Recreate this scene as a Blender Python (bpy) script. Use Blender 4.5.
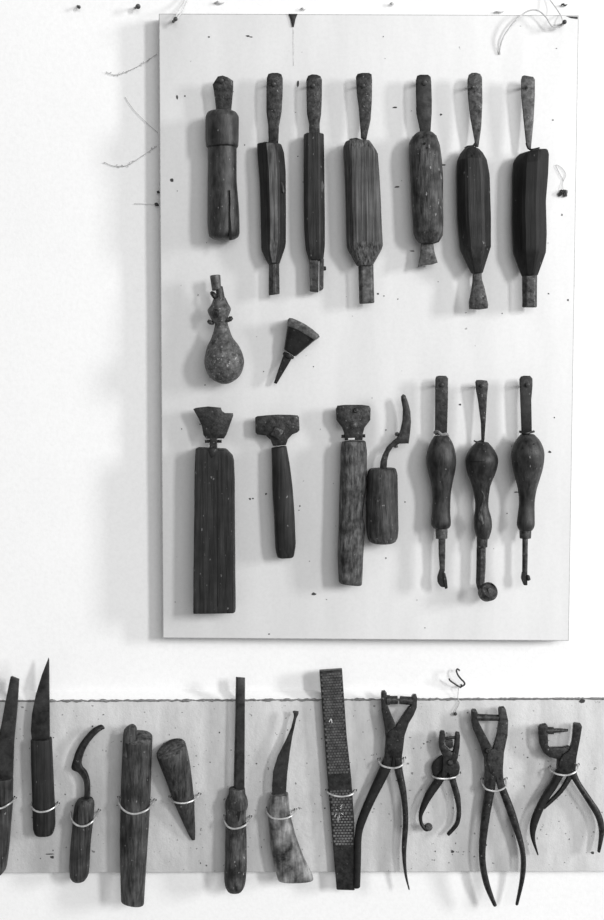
import bpy, bmesh, math, random
from mathutils import Vector, noise

random.seed(7)
for o in list(bpy.data.objects):
    bpy.data.objects.remove(o, do_unlink=True)
scene = bpy.context.scene
COL = scene.collection

# ------------------------------------------------------------------ camera
F = 1280.0                       # focal length in pixels of the 604x920 frame
PITCH = math.radians(4.0)        # camera looks slightly down
CAM_D, CAM_H = 1.277, 1.50       # distance from the wall, height (metres)
cam_data = bpy.data.cameras.new('camera')
cam_data.sensor_fit = 'VERTICAL'
cam_data.sensor_height = 36.0
cam_data.lens = 36.0 * F / 920.0
cam_data.clip_start = 0.01
cam = bpy.data.objects.new('camera', cam_data)
COL.objects.link(cam)
cam.location = (0, -CAM_D, CAM_H)
cam.rotation_euler = (math.pi / 2 - PITCH, 0, 0)
scene.camera = cam

# ------------------------------------------------------------------ light
world = bpy.data.worlds.new('room_light')
scene.world = world
world.use_nodes = True
world.node_tree.nodes['Background'].inputs[0].default_value = (1, 1, 1, 1)
world.node_tree.nodes['Background'].inputs[1].default_value = 0.27

def area_light(name, loc, target, w, h, power):
    d = bpy.data.lights.new(name, 'AREA')
    d.shape = 'RECTANGLE'; d.size = w; d.size_y = h; d.energy = power
    o = bpy.data.objects.new(name, d); COL.objects.link(o)
    o.location = loc
    o.rotation_euler = (Vector(target) - Vector(loc)).to_track_quat('-Z', 'Y').to_euler()
    return o

CEN = (0.05, 0, 1.41)
area_light('side_window_light', (6.6, -3.0, 2.8), CEN, 0.75, 1.9, 270)
area_light('rear_window_light', (3.9, -4.6, 2.95), CEN, 0.62, 1.5, 165)
area_light('broad_fill_light', (0.9, -3.6, 2.5), CEN, 2.2, 1.6, 40)  # added soft fill from behind the camera, not a known window

vs = scene.view_settings
vs.view_transform = 'Standard'
vs.look = 'None'
vs.exposure = 0.15
vs.gamma = 1.0
vs.use_curve_mapping = False

# ------------------------------------------------------------------ helpers
def W(px, py, d):
    """point at distance d (mm) in front of the wall, on the sight line of photo pixel (px, py)"""
    u = (px - 302.0) / F; v = (460.0 - py) / F
    dy = math.cos(PITCH) + v * math.sin(PITCH)
    dz = -math.sin(PITCH) + v * math.cos(PITCH)
    t = (CAM_D - d / 1000.0) / dy
    return Vector((u * t, -d / 1000.0, CAM_H + dz * t))

def interp(tab, t):
    if not isinstance(tab, (list, tuple)):
        return tab
    if t <= tab[0][0]: return tab[0][1]
    for (a, va), (b, vb) in zip(tab, tab[1:]):
        if t <= b:
            return va + (vb - va) * (t - a) / max(b - a, 1e-9)
    return tab[-1][1]

def catmull(pts, n=5, closed=False):
    pts = [tuple(p) for p in pts]
    m = len(pts); out = []
    rng = range(m) if closed else range(m - 1)
    for i in rng:
        if closed:
            p = [pts[(i + k - 1) % m] for k in range(4)]
        else:
            p = [pts[max(i - 1, 0)], pts[i], pts[i + 1], pts[min(i + 2, m - 1)]]
        for k in range(n):
            t = k / n
            out.append(tuple(0.5 * ((2 * b) + (c - a) * t + (2 * a - 5 * b + 4 * c - d) * t * t + (3 * b - a - 3 * c + d) * t ** 3)
                             for a, b, c, d in zip(*p)))
    if not closed: out.append(pts[-1])
    return out

def chaikin(sec, r=0.18, times=1):
    for _ in range(times):
        out = []
        for i, p in enumerate(sec):
            a = sec[i - 1]; b = sec[(i + 1) % len(sec)]
            out.append((p[0] + (a[0] - p[0]) * r, p[1] + (a[1] - p[1]) * r))
            out.append((p[0] + (b[0] - p[0]) * r, p[1] + (b[1] - p[1]) * r))
        sec = out
    return sec

def sec_round(n=20, e=2.0):
    out = []
    for i in range(n):
        a = 2 * math.pi * i / n
        c, s = math.cos(a), math.sin(a)
        out.append((math.copysign(abs(c) ** (2 / e), c), math.copysign(abs(s) ** (2 / e), s)))
    return out

def sec_facet(l=-0.5, r=0.5, side=0.2, back=0.6, rnd=0.1):
    return chaikin([(-back, -1), (back, -1), (1, -0.5), (1, side), (r, 1), (l, 1), (-1, side), (-1, -0.5)], rnd)

def sec_box(rnd=0.06):
    return chaikin([(-1, -1), (1, -1), (1, 1), (-1, 1)], rnd, 2)

def side_at(poly, ax0, axd, mode, t):
    if mode == 'arc':
        ls = [0.0]
        for a, b in zip(poly, poly[1:]):
            ls.append(ls[-1] + math.hypot(b[0] - a[0], b[1] - a[1]))
        s = t * ls[-1]
    else:
        ls = [(p[0] - ax0[0]) * axd[0] + (p[1] - ax0[1]) * axd[1] for p in poly]
        for i in range(1, len(ls)): ls[i] = max(ls[i], ls[i - 1] + 1e-6)
        s = ls[0] + t * (ls[-1] - ls[0])
    for i in range(len(poly) - 1):
        if s <= ls[i + 1] or i == len(poly) - 2:
            k = (s - ls[i]) / max(ls[i + 1] - ls[i], 1e-9)
            k = max(0.0, min(1.0, k))
            return (poly[i][0] + (poly[i + 1][0] - poly[i][0]) * k, poly[i][1] + (poly[i + 1][1] - poly[i][1]) * k)

def loft(L, R, dc, thick=None, ratio=0.85, sec=None, rt=1.5, rb=1.5, n=26, mode='axis', smooth=False, amp=0.25, freq=70.0, seed=0.0, skew=0.0):
    """solid between a left and a right outline (photo pixels, top to bottom) lying dc mm off the wall"""
    sec = sec or sec_round()
    if smooth: L, R = catmull(L), catmull(R)
    m0 = ((L[0][0] + R[0][0]) / 2, (L[0][1] + R[0][1]) / 2)
    m1 = ((L[-1][0] + R[-1][0]) / 2, (L[-1][1] + R[-1][1]) / 2)
    ln = math.hypot(m1[0] - m0[0], m1[1] - m0[1]) or 1
    axd = ((m1[0] - m0[0]) / ln, (m1[1] - m0[1]) / ln)
    ts = []
    steps = 4
    for k in range(steps):
        ph = math.pi / 2 * (1 - k / steps); ts.append((rt * (1 - math.sin(ph)) / ln, rt * (1 - math.cos(ph))))
    a, b = rt / ln, 1 - rb / ln
    for k in range(n + 1): ts.append((a + (b - a) * k / n, 0.0))
    for k in range(1, steps + 1):
        ph = math.pi / 2 * k / steps; ts.append((1 - rb * (1 - math.sin(ph)) / ln, rb * (1 - math.cos(ph))))
    verts = []; faces = []; ns = len(sec)
    for t, ins in ts:
        pl = side_at(L, m0, axd, mode, t); pr = side_at(R, m0, axd, mode, t)
        d = interp(dc, t)
        cx, cy = (pl[0] + pr[0]) / 2, (pl[1] + pr[1]) / 2
        hx, hy = (pr[0] - pl[0]) / 2, (pr[1] - pl[1]) / 2
        hw = math.hypot(hx, hy) or 1e-6
        th = interp(thick, t) if thick is not None else 2 * hw * ratio
        k = max(0.02, (hw - ins) / hw); kd = max(0.02, (th / 2 - ins) / (th / 2))
        for u, v in sec:
            p = W(cx + hx * k * u, cy + hy * k * u, d)
            p.y -= v * th / 2 * kd / 1000.0
            if skew: p.z -= v * kd * skew * max(0.0, 1 - t / 0.3) / 1000.0
            if amp:
                nv = noise.noise_vector((p.x * freq + seed, p.y * freq, p.z * freq * 0.45 + seed))
                p.x += nv.x * amp / 1000; p.y += nv.y * amp / 1000
            verts.append(p)
    nr = len(ts)
    for i in range(nr - 1):
        for j in range(ns):
            j2 = (j + 1) % ns
            faces.append((i * ns + j, i * ns + j2, (i + 1) * ns + j2, (i + 1) * ns + j))
    faces.append(tuple(range(ns))); faces.append(tuple((nr - 1) * ns + j for j in range(ns)))
    return verts, faces

def plate(outline, d0, d1, bevel=0.6, smooth=False, dfun=None, dref=None):
    """flat bar cut to an outline, from d0 to d1 mm off the wall; dfun(px,py) adds a bend"""
    if smooth: outline = catmull(outline, 4, True)
    bm = bmesh.new()
    vb = []
    dm = (d0 + d1) / 2 if dref is None else dref
    for x, y in outline:
        p = W(x, y, dm); p.y = -d0 / 1000.0
        if dfun: p.y -= dfun(x, y) / 1000.0
        vb.append(bm.verts.new(p))
    f = bm.faces.new(vb)
    r = bmesh.ops.extrude_face_region(bm, geom=[f])
    for v in [g for g in r['geom'] if isinstance(g, bmesh.types.BMVert)]:
        v.co.y -= (d1 - d0) / 1000.0
    if bevel:
        bmesh.ops.bevel(bm, geom=[e for e in bm.edges if e.calc_face_angle(0) > 0.7], offset=bevel / 1000.0, segments=2, profile=0.5, affect='EDGES', clamp_overlap=True)
    bmesh.ops.triangulate(bm, faces=[f for f in bm.faces if len(f.verts) > 4])
    bm.verts.ensure_lookup_table(); bm.verts.index_update()
    out = [v.co.copy() for v in bm.verts], [tuple(v.index for v in f.verts) for f in bm.faces]
    bm.free()
    return out

def tube(pts, rad, n=8, flat=1.0, smooth=True, amp=0.0):
    """round rod through (px, py, d) points; rad in mm, number or [(t, r)]"""
    if smooth and len(pts) > 2: pts = catmull(pts, 5)
    P = [W(*p) for p in pts]
    tot = [0.0]
    for a, b in zip(P, P[1:]): tot.append(tot[-1] + (b - a).length)
    verts = []; faces = []
    up = None
    for i, p in enumerate(P):
        tg = (P[min(i + 1, len(P) - 1)] - P[max(i - 1, 0)]).normalized()
        if up is None:
            up = Vector((0, -1, 0))
            if abs(up.dot(tg)) > 0.9: up = Vector((0, 0, 1))
        up = (up - tg * up.dot(tg)).normalized()
        sd = tg.cross(up)
        r = interp(rad, tot[i] / tot[-1]) / 1000.0
        for k in range(n):
            a = 2 * math.pi * k / n
            q = p + sd * (math.cos(a) * r) + up * (math.sin(a) * r * flat)
            if amp:
                q += noise.noise_vector(q * 400) * amp / 1000
            verts.append(q)
    for i in range(len(P) - 1):
        for k in range(n):
            k2 = (k + 1) % n
            faces.append((i * n + k, i * n + k2, (i + 1) * n + k2, (i + 1) * n + k))
    faces.append(tuple(range(n))); faces.append(tuple((len(P) - 1) * n + k for k in range(n)))
    return verts, faces

def join(*ms):
    v = []; f = []
    for a, b in ms:
        o = len(v); v += list(a); f += [tuple(i + o for i in t) for t in b]
    return v, f

def build(name, mesh, mat, parent=None, angle=38, base=None, cap=None, front=None):
    verts, faces = mesh
    org = parent_world(parent) if parent else (base or Vector((0, 0, 0)))
    me = bpy.data.meshes.new(name)
    me.from_pydata([v - org for v in verts], [], faces)
    bm = bmesh.new(); bm.from_mesh(me)
    bmesh.ops.recalc_face_normals(bm, faces=bm.faces)
    bm.to_mesh(me); bm.free()
    for p in me.polygons: p.use_smooth = True
    me.set_sharp_from_angle(angle=math.radians(angle))
    me.materials.append(mat)
    if cap:                      # end grain on the top end of a loft
        me.materials.append(cap)
        n = len(me.polygons); ns = len(me.polygons[n - 2].vertices)
        for i in [n - 2] + list(range(2 * ns)): me.polygons[i].material_index = 1
    if front:                    # another surface on the faces picked out by their normal
        me.materials.append(front[0])
        for p in me.polygons:
            if front[1](p.normal): p.material_index = 1
    o = bpy.data.objects.new(name, me); COL.objects.link(o)
    if parent: o.parent = parent
    else: o.location = org
    return o

def parent_world(o):
    p = Vector((0, 0, 0))
    while o:
        p += o.location; o = o.parent
    return p

def thing(name, label, cat, px, py, d, group=None):
    o = bpy.data.objects.new(name, None); COL.objects.link(o)
    o.empty_display_size = 0.01
    o.location = W(px, py, d)
    o['label'] = label; o['category'] = cat
    if group: o['group'] = group
    return o

def tag(o, label, cat, group=None):
    o['label'] = label; o['category'] = cat
    if group: o['group'] = group
    return o

# ------------------------------------------------------------------ materials (a black and white photograph: greys)
def g(v): return (v, v, v, 1)

def base_mat(name):
    m = bpy.data.materials.new(name); m.use_nodes = True
    nt = m.node_tree; b = nt.nodes['Principled BSDF']
    return m, nt, b

def coords(nt, scale, rnd=True):
    tc = nt.nodes.new('ShaderNodeTexCoord')
    mp = nt.nodes.new('ShaderNodeMapping')
    mp.inputs['Scale'].default_value = scale
    if rnd:
        oi = nt.nodes.new('ShaderNodeObjectInfo')
        mul = nt.nodes.new('ShaderNodeMath'); mul.operation = 'MULTIPLY'; mul.inputs[1].default_value = 37.0
        nt.links.new(oi.outputs['Random'], mul.inputs[0])
        add = nt.nodes.new('ShaderNodeVectorMath'); add.operation = 'ADD'
        nt.links.new(tc.outputs['Object'], add.inputs[0]); nt.links.new(mul.outputs[0], add.inputs[1])
        nt.links.new(add.outputs[0], mp.inputs[0])
    else:
        nt.links.new(tc.outputs['Object'], mp.inputs[0])
    return mp.outputs[0]

def nz(nt, vec, scale, detail=5, rough=0.6, dist=0.0):
    n = nt.nodes.new('ShaderNodeTexNoise')
    n.inputs['Scale'].default_value = scale; n.inputs['Detail'].default_value = detail
    n.inputs['Roughness'].default_value = rough; n.inputs['Distortion'].default_value = dist
    nt.links.new(vec, n.inputs['Vector'])
    return n.outputs['Fac']

def ramp(nt, fac, stops):
    r = nt.nodes.new('ShaderNodeValToRGB')
    e = r.color_ramp.elements
    while len(e) < len(stops): e.new(0.5)
    for el, (p, v) in zip(e, stops): el.position = p; el.color = g(v)
    nt.links.new(fac, r.inputs[0])
    return r.outputs[0]

def mix(nt, kind, fac, a, b):
    x = nt.nodes.new('ShaderNodeMix'); x.data_type = 'RGBA'; x.blend_type = kind
    if isinstance(fac, (int, float)): x.inputs[0].default_value = fac
    else: nt.links.new(fac, x.inputs[0])
    for s, i in ((a, 6), (b, 7)):
        if isinstance(s, (int, float)): x.inputs[i].default_value = g(s)
        else: nt.links.new(s, x.inputs[i])
    return x.outputs[2]

def bump(nt, b, h, strength, dist):
    n = nt.nodes.new('ShaderNodeBump')
    n.inputs['Strength'].default_value = strength; n.inputs['Distance'].default_value = dist
    nt.links.new(h, n.inputs['Height']); nt.links.new(n.outputs[0], b.inputs['Normal'])

def wood(name, dark, light, grain=420, stretch=0.05, rough=0.55, spec=0.3, blotch=0.5, bscale=45, fleck=0.4, flthr=0.70, bmp=0.5):
    m, nt, b = base_mat(name)
    v = coords(nt, (1, 1, stretch)); vi = coords(nt, (1, 1, 1))
    gr = nz(nt, v, grain, 6, 0.65)
    c = ramp(nt, gr, [(0.34, dark * 0.55), (0.66, light * 0.88)])
    bl = ramp(nt, nz(nt, vi, bscale, 4, 0.6), [(0.33, 1 - blotch), (0.66, 1.15)])
    c = mix(nt, 'MULTIPLY', 1.0, c, bl)
    if fleck:
        fl = ramp(nt, nz(nt, coords(nt, (1, 1, 0.55)), 330, 3, 0.55), [(flthr, 0), (flthr + 0.05, fleck)])
        c = mix(nt, 'MIX', fl, c, 0.42)
    nt.links.new(c, b.inputs['Base Color'])
    b.inputs['Roughness'].default_value = rough
    b.inputs['Specular IOR Level'].default_value = spec
    bump(nt, b, gr, bmp, 0.0012)
    return m

def iron(name, dark, light, rough=0.44, metal=0.5, scale=160, fleck=0.35, flthr=0.68, bmp=0.35, spec=0.45):
    m, nt, b = base_mat(name)
    v = coords(nt, (1, 1, 1))
    n1 = nz(nt, v, scale, 6, 0.7)
    c = ramp(nt, n1, [(0.34, dark * 0.55), (0.68, light * 0.9)])
    if fleck:
        fl = ramp(nt, nz(nt, v, 380, 2, 0.5), [(flthr, 0), (flthr + 0.05, fleck)])
        c = mix(nt, 'MIX', fl, c, 0.45)
    nt.links.new(c, b.inputs['Base Color'])
    rr = ramp(nt, n1, [(0.3, rough + 0.12), (0.7, rough - 0.1)])
    nt.links.new(rr, b.inputs['Roughness'])
    b.inputs['Metallic'].default_value = metal
    b.inputs['Specular IOR Level'].default_value = spec
    bump(nt, b, n1, bmp, 0.0008)
    return m

def paint(name, base, var, speck, rough=0.6, streak=(1, 1, 0.25), scale=14, spk=150, thr=0.735, bmp=0.15):
    m, nt, b = base_mat(name)
    v = coords(nt, streak, False); vi = coords(nt, (1, 1, 1), False)
    c = ramp(nt, nz(nt, v, scale, 6, 0.6), [(0.3, base - var), (0.7, base)])
    fine = nz(nt, vi, 260, 5, 0.7)
    c = mix(nt, 'MULTIPLY', 1.0, c, ramp(nt, fine, [(0.3, 0.95), (0.6, 1.0)]))
    sp = ramp(nt, nz(nt, vi, spk, 2, 0.5), [(thr, 0), (thr + 0.03, speck)])
    c = mix(nt, 'MIX', sp, c, 0.10)
    nt.links.new(c, b.inputs['Base Color'])
    b.inputs['Roughness'].default_value = rough
    b.inputs['Specular IOR Level'].default_value = 0.25
    bump(nt, b, fine, bmp, 0.0006)
    return m

def plain(name, v, rough=0.6, metal=0.0, spec=0.3):
    m, nt, b = base_mat(name)
    c = ramp(nt, nz(nt, coords(nt, (1, 1, 1)), 300, 3), [(0.3, v * 0.75), (0.7, v * 1.2)])
    nt.links.new(c, b.inputs['Base Color'])
    b.inputs['Roughness'].default_value = rough; b.inputs['Metallic'].default_value = metal
    b.inputs['Specular IOR Level'].default_value = spec
    return m

M = dict(
    wall=paint('white_plaster', 0.90, 0.03, 0.5, 0.8, (1, 1, 1), 5, 90, 0.79, 0.25),
    panel=paint('white_painted_panel', 0.77, 0.09, 0.6, 0.5, (1, 1, 0.2), 22, 120, 0.765, 0.12),
    plank=paint('grey_painted_plank', 0.66, 0.16, 0.75, 0.65, (1, 1, 0.3), 60, 220, 0.70, 0.8),
    edge=plain('panel_edge_shade', 0.42, 0.8),  # grey rim painted in place of the thin gap shadow round the panel
    stain=plain('pale_grey_stain', 0.60, 0.8),
    washer=plain('tarnished_pale_washer', 0.22, 0.5),
    crumb=plain('crumbling_dirty_edge', 0.20, 0.9),
    iron=iron('dark_iron', 0.009, 0.055, bmp=0.7, scale=220),
    iron_mid=iron('worn_iron', 0.014, 0.095, 0.46, bmp=0.7, scale=220),
    iron_black=iron('black_iron', 0.007, 0.024, 0.5, 0.3, fleck=0.15),
    iron_grey=iron('grey_iron', 0.05, 0.15, 0.55, 0.4, scale=220),
    tooth=iron('bright_worn_teeth', 0.12, 0.28, 0.5, 0.4, fleck=0),
    steel=iron('worn_steel_blade', 0.03, 0.085, 0.42, 0.6, scale=90, fleck=0.1),
    flask=iron('mottled_corroded_metal', 0.035, 0.17, 0.6, 0.3, scale=210, fleck=0.6, flthr=0.65, bmp=0.8),
    nail=plain('rusty_nail_iron', 0.06, 0.45, 0.5),
    wire=plain('bright_galvanised_wire', 0.62, 0.38, 0.6),
    thread=plain('grey_dust_thread', 0.48, 0.9),
    cord=plain('pale_cord', 0.6, 0.8),
    hole=plain('dark_drilled_hole', 0.01, 0.9),
    speck=plain('dark_dirt', 0.06, 0.9),
    chip=plain('pale_plaster_chip', 0.5, 0.9),
    w_brown=wood('dark_handle_wood', 0.008, 0.085, blotch=0.7, bmp=0.8),
    w_black=wood('black_varnished_wood', 0.005, 0.014, rough=0.6, spec=0.25, fleck=0.3, flthr=0.74, bmp=0.3),
    w_dark=wood('dark_stained_wood', 0.009, 0.034, rough=0.58, spec=0.28, fleck=0.4, flthr=0.69, bmp=0.5),
    w_grain=wood('open_grained_grey_wood', 0.006, 0.17, grain=520, stretch=0.02, rough=0.65, blotch=0.35, fleck=0.1, bmp=1.0),
    w_mottle=wood('worn_pitted_wood', 0.010, 0.125, grain=300, stretch=0.14, blotch=0.85, bscale=70, fleck=0.6, flthr=0.66, bmp=0.9),
    w_grey=wood('weathered_grey_wood', 0.025, 0.19, grain=330, stretch=0.2, rough=0.7, blotch=0.75, bscale=90, fleck=0.3, bmp=0.9),
    w_mid=wood('mid_brown_worn_wood', 0.02, 0.11, grain=330, stretch=0.14, blotch=0.65, fleck=0.45, flthr=0.68, bmp=0.8),
    w_soft=wood('smooth_turned_wood', 0.018, 0.07, grain=240, stretch=0.25, rough=0.45, blotch=0.7, bscale=55, fleck=0.45, flthr=0.685, bmp=0.45),
    w_pale=wood('pale_facet_wood', 0.03, 0.17, grain=420, stretch=0.05, rough=0.5, blotch=0.4, bmp=0.5),
    horn=wood('mottled_horn', 0.20, 0.46, grain=220, stretch=0.12, rough=0.45, spec=0.4, blotch=0.97, bscale=52, fleck=0.3, bmp=0.5),
)

# ------------------------------------------------------------------ structure
PANEL_B, PANEL = 3.0, 18.0      # back and face of the hung panel, mm off the wall
PLANK = 10.0                    # face of the plank, mm off the wall

def quad_box(corners, d0, d1, bevel):
    return plate(corners, d0, d1, bevel, dref=d1)

# plaster wall with a gently uneven face
def wall_mesh():
    nx, nzv = 120, 110
    x0, x1, z0, z1 = -1.6, 1.6, 0.0, 2.7
    v = []; f = []
    for j in range(nzv + 1):
        for i in range(nx + 1):
            x = x0 + (x1 - x0) * i / nx; z = z0 + (z1 - z0) * j / nzv
            h = noise.noise(Vector((x * 6, z * 6, 3.1))) * 0.0010 + noise.noise(Vector((x * 17, z * 17, 8.1))) * 0.0004
            v.append(Vector((x, h + 0.0012, z)))
    for j in range(nzv):
        for i in range(nx):
            a = j * (nx + 1) + i
            f.append((a, a + 1, a + nx + 2, a + nx + 1))
    o = len(v)
    for (x, z) in ((x0, z0), (x1, z0), (x1, z1), (x0, z1)): v.append(Vector((x, 0.12, z)))
    f.append((o, o + 1, o + 2, o + 3))
    return v, f
wall = build('wall_back', wall_mesh(), M['wall'])
wall['kind'] = 'structure'

# upper hung panel
panel = thing('display_board', 'large white painted panel hung on the wall, carrying the upper tools', 'board', 365, 640, PANEL_B)
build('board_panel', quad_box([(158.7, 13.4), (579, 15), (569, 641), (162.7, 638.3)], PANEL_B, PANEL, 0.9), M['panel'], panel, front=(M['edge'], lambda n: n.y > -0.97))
def speck_mesh(spots, d):
    ms = []
    for x, y, rx, ry in spots:
        n = 7; v = []
        for k in range(n):
            a = 2 * math.pi * k / n; q = 0.7 + 0.6 * random.random()
            v.append(W(x + math.cos(a) * rx * q, y + math.sin(a) * ry * q, d))
        w_ = [p + Vector((0, -0.0004, 0)) for p in v]
        fs = [tuple(range(n)), tuple(range(n, 2 * n))] + [(k, (k + 1) % n, n + (k + 1) % n, n + k) for k in range(n)]
        ms.append((v + w_, fs))
    return join(*ms)
sp = [(395, 107.5, 2.4, .9), (441, 114.5, 1.2, 1), (397, 187, 2.6, .9), (443, 165, 3, .8), (298, 84, 1.2, 3), (209, 37, 1, .8),
      (172, 180, 1.6, 1.8), (177, 97, 1, 2.6), (185, 96, .8, .8), (248, 36, 2, .8), (251, 37, 1.5, .6), (460, 404.5, 1.3, 1.2), (550, 452, 1.4, 1.2),
      (266, 494, 1.2, 1), (314, 594, 2.2, 1.6), (250, 499, 1.2, 1), (253, 498.5, 1, .8), (269, 634, 1, .8), (386, 430, 1, .7), (562, 215, .8, 1.2),
      (386, 558, .8, .8), (405, 502, .7, .7), (516, 492, 2.4, .7), (378, 294, 1, 1), (384, 296, .8, .7), (412, 251, 2.2, .6), (553, 120, 1, .8),
      (205, 385, 1.2, .6), (300, 506, .7, .7), (568, 300, .8, 1.2)]
for _ in range(60):
    sp.append((random.uniform(166, 566), random.uniform(20, 632), random.uniform(.3, .7), random.uniform(.3, .7)))
s = build('dirt_specks', speck_mesh(sp, PANEL - 0.1), M['speck'], panel); s['kind'] = 'stuff'
# black bracket tab on the top edge, with a long drip stain
build('hanging_tab', plate([(288.5, 14), (297.5, 14), (295.5, 19), (293.8, 27), (292.2, 27), (290.5, 19)], PANEL - .3, PANEL + 1.4, .3), M['iron_black'], panel)
build('drip_stain', plate([(292.6, 26), (293.8, 26), (294.4, 45), (294, 66), (293, 66), (292.4, 45)], PANEL - .3, PANEL + .12, 0), M['stain'], panel)
build('corner_chip', plate([(566, 16.2), (577.8, 16.6), (577.6, 19.2), (571, 18.2)], PANEL - .4, PANEL + .3, .1), M['speck'], panel)

# lower plank, crumbly along its top edge
plank = thing('mounting_plank', 'long grey painted plank fixed low on the wall, carrying knives and pliers', 'plank', 302, 872, 0)
build('plank_board', quad_box([(-90, 701.8), (60, 701.2), (240, 700.0), (420, 699.4), (690, 698.4), (690, 871), (302, 872), (-90, 873.5)], -1.0, PLANK, 0.8), M['plank'], plank)
def ridge():
    ms = []
    N = 700
    v = []; f = []; n = 6
    for i in range(N + 1):
        x = -80 + 760 * i / N
        y0 = 701.4 - (x + 90) * 0.0043
        q = noise.noise(Vector((x * 0.11, 0, 1))) + 0.6 * noise.noise(Vector((x * 0.45, 5, 1)))
        r = max(0.4, 1.0 + 0.85 * q)
        cy = y0 + 0.1 + 0.9 * noise.noise(Vector((x * 0.2, 9, 4)))
        for k in range(n):
            a = 2 * math.pi * k / n
            p = W(x, cy + math.sin(a) * r, 9.8); p.y -= (math.cos(a) * 1.6 * r) / 1000
            v.append(p)
    for i in range(N):
        for k in range(n):
            k2 = (k + 1) % n
            f.append((i * n + k, i * n + k2, (i + 1) * n + k2, (i + 1) * n + k))
    return v, f
r_ = build('crumbling_edge', ridge(), M['crumb'], plank); r_['kind'] = 'stuff'
# bed of plaster that fills the step behind the plank's top edge
build('plaster_fillet', join(*[loft([(-80, 690), (-80, 701)], [(680, 687), (680, 698.4)], [(0, -3.0), (1, 5.0)], thick=[(0, 1.0), (1, 8.4)], sec=sec_box(.02), rt=.1, rb=.1, n=6, amp=0)]), M['wall'], plank)
sp = [(x + random.uniform(-9, 9), random.uniform(706, 866), random.uniform(.3, .9), random.uniform(.3, .8)) for x in range(2, 604, 6)]
sp += [(452.5, 851.5, 1.6, 1.6), (592.5, 853, 1.6, 1.4), (582, 700.5, 3, 2.2), (50, 854, 4, .6), (52, 857, 2, 1.5)]
s = build('dirt_specks', speck_mesh(sp, PLANK - 0.1), M['speck'], plank); s['kind'] = 'stuff'
for x, y in ((15.6, 797), (58.5, 802.6), (99.5, 809.7), (118.9, 797), (155.2, 799.5), (170, 796.5), (199.8, 793.5), (225, 815.5), (250.6, 816),
             (267.6, 807.5), (295.6, 809), (327, 789.5), (355.4, 790), (379, 758.5), (404.5, 757.6), (459.6, 772.6), (482, 778.6), (506, 778.3),
             (549.4, 766.6), (578, 764.3)):
    build('drill_hole', tube([(x, y, PLANK - 2), (x, y, PLANK + .25)], 1.7, 9), M['hole'], plank)

# ------------------------------------------------------------------ small hardware on the wall and panel
def nail(px, py, d0, d1, label, r=1.2, head=2.6, dx=0, dy=0, group=None, cat='nail'):
    t = thing('nail', label, cat, px, py, d0, group)
    build('shank', tube([(px, py, d0 - 3), (px + dx, py + dy, d1)], r, 8), M['nail'], t)
    build('nail_head', tube([(px + dx, py + dy, d1 - .4), (px + dx, py + dy, d1), (px + dx * 1.06, py + dy * 1.06, d1 + .9), (px + dx * 1.06, py + dy * 1.06, d1 + 1.3)],
                       [(0, head * .6), (.25, head), (.75, head * .95), (1, head * .5)], 10, smooth=False), M['nail'], t)
    return t

nail(173, 22, PANEL, PANEL + 13, 'dark nail with twisted string in the corner of the white panel', 1.4, 2.2, 2.5, -3, 'panel corner nails')
nail(562, 25, PANEL, PANEL + 13, 'dark nail in the panel corner beside the loose pale cord', 1.4, 2.2, 2.5, -3, 'panel corner nails')
tag(build('hanging_string', join(tube([(174.5, 20, PANEL + 9), (178, 12, PANEL + 2), (184, 2, 6), (192, -16, 1)], .55, 6),
                                 tube([(175.5, 20, PANEL + 10), (181, 13, PANEL + 3), (186.5, 2, 6), (193, -16, 1)], .5, 6)), M['cord']),
    'twisted pale string running up from a panel corner nail', 'string')
tag(build('hanging_string', tube([(563, 22, PANEL + 9), (561, 16, PANEL + 4), (556, 8, 8), (548, -3, 3), (540, -16, 1)], .6, 6), M['cord']),
    'straight pale string running up from nail beside loose cord', 'string')
tag(build('loose_cord', tube([(499.8, 54, PANEL + 1), (501, 44, PANEL + 3), (506, 33, PANEL + 5), (516, 20, PANEL + 7), (528, 11, PANEL + 8), (538, 10.5, PANEL + 9), (546, 17, PANEL + 9), (552, 26, PANEL + 8), (560, 27, PANEL + 7), (564, 23, PANEL + 8)], [(0, 1.1), (.06, .8), (1, .75)], 7), M['cord']),
    'loose pale cord curling off the panel corner nail', 'cord')
for x, y, dx, dy, lab in ((135, 8, 3, -1.5, 'short bent nail sticking out of bare wall above the panel shadow'),
                          (77.5, 6, 1.5, 1, 'tiny nail stub in the bare wall, far from the panel')):
    nail(x, y, 0, 8 if x > 100 else 4, lab, 1.2, 2.6 if x > 100 else 1.8, dx, dy)
def chip(px, py, w, h, d, label, mat='chip'):
    return tag(build('plaster_chip', tube([(px - w, py + h * .3, d), (px - w * .3, py - h * .4, d + .8), (px + w * .3, py + h * .3, d + 1), (px + w, py - h * .3, d)], [(0, .4), (.4, h), (1, .3)], 7, amp=.5), M[mat]), label, 'plaster chip')
chip(219, 3, 5, 1.6, .6, 'flaked plaster chip on the wall above the panel near the twisted string')
chip(303, 9, 2.5, 1.2, .6, 'small plaster flake on the wall above the black hanging tab')
chip(392, 4, 2, 1.4, .6, 'small flake on the wall straight above the broad grained handle')
chip(499, 12, 5, .9, .6, 'long thin flake on the wall above the loose cord')
chip(564, 5, 3, 1.2, .6, 'dark flake on the wall beside the straight string', 'speck')
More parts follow.
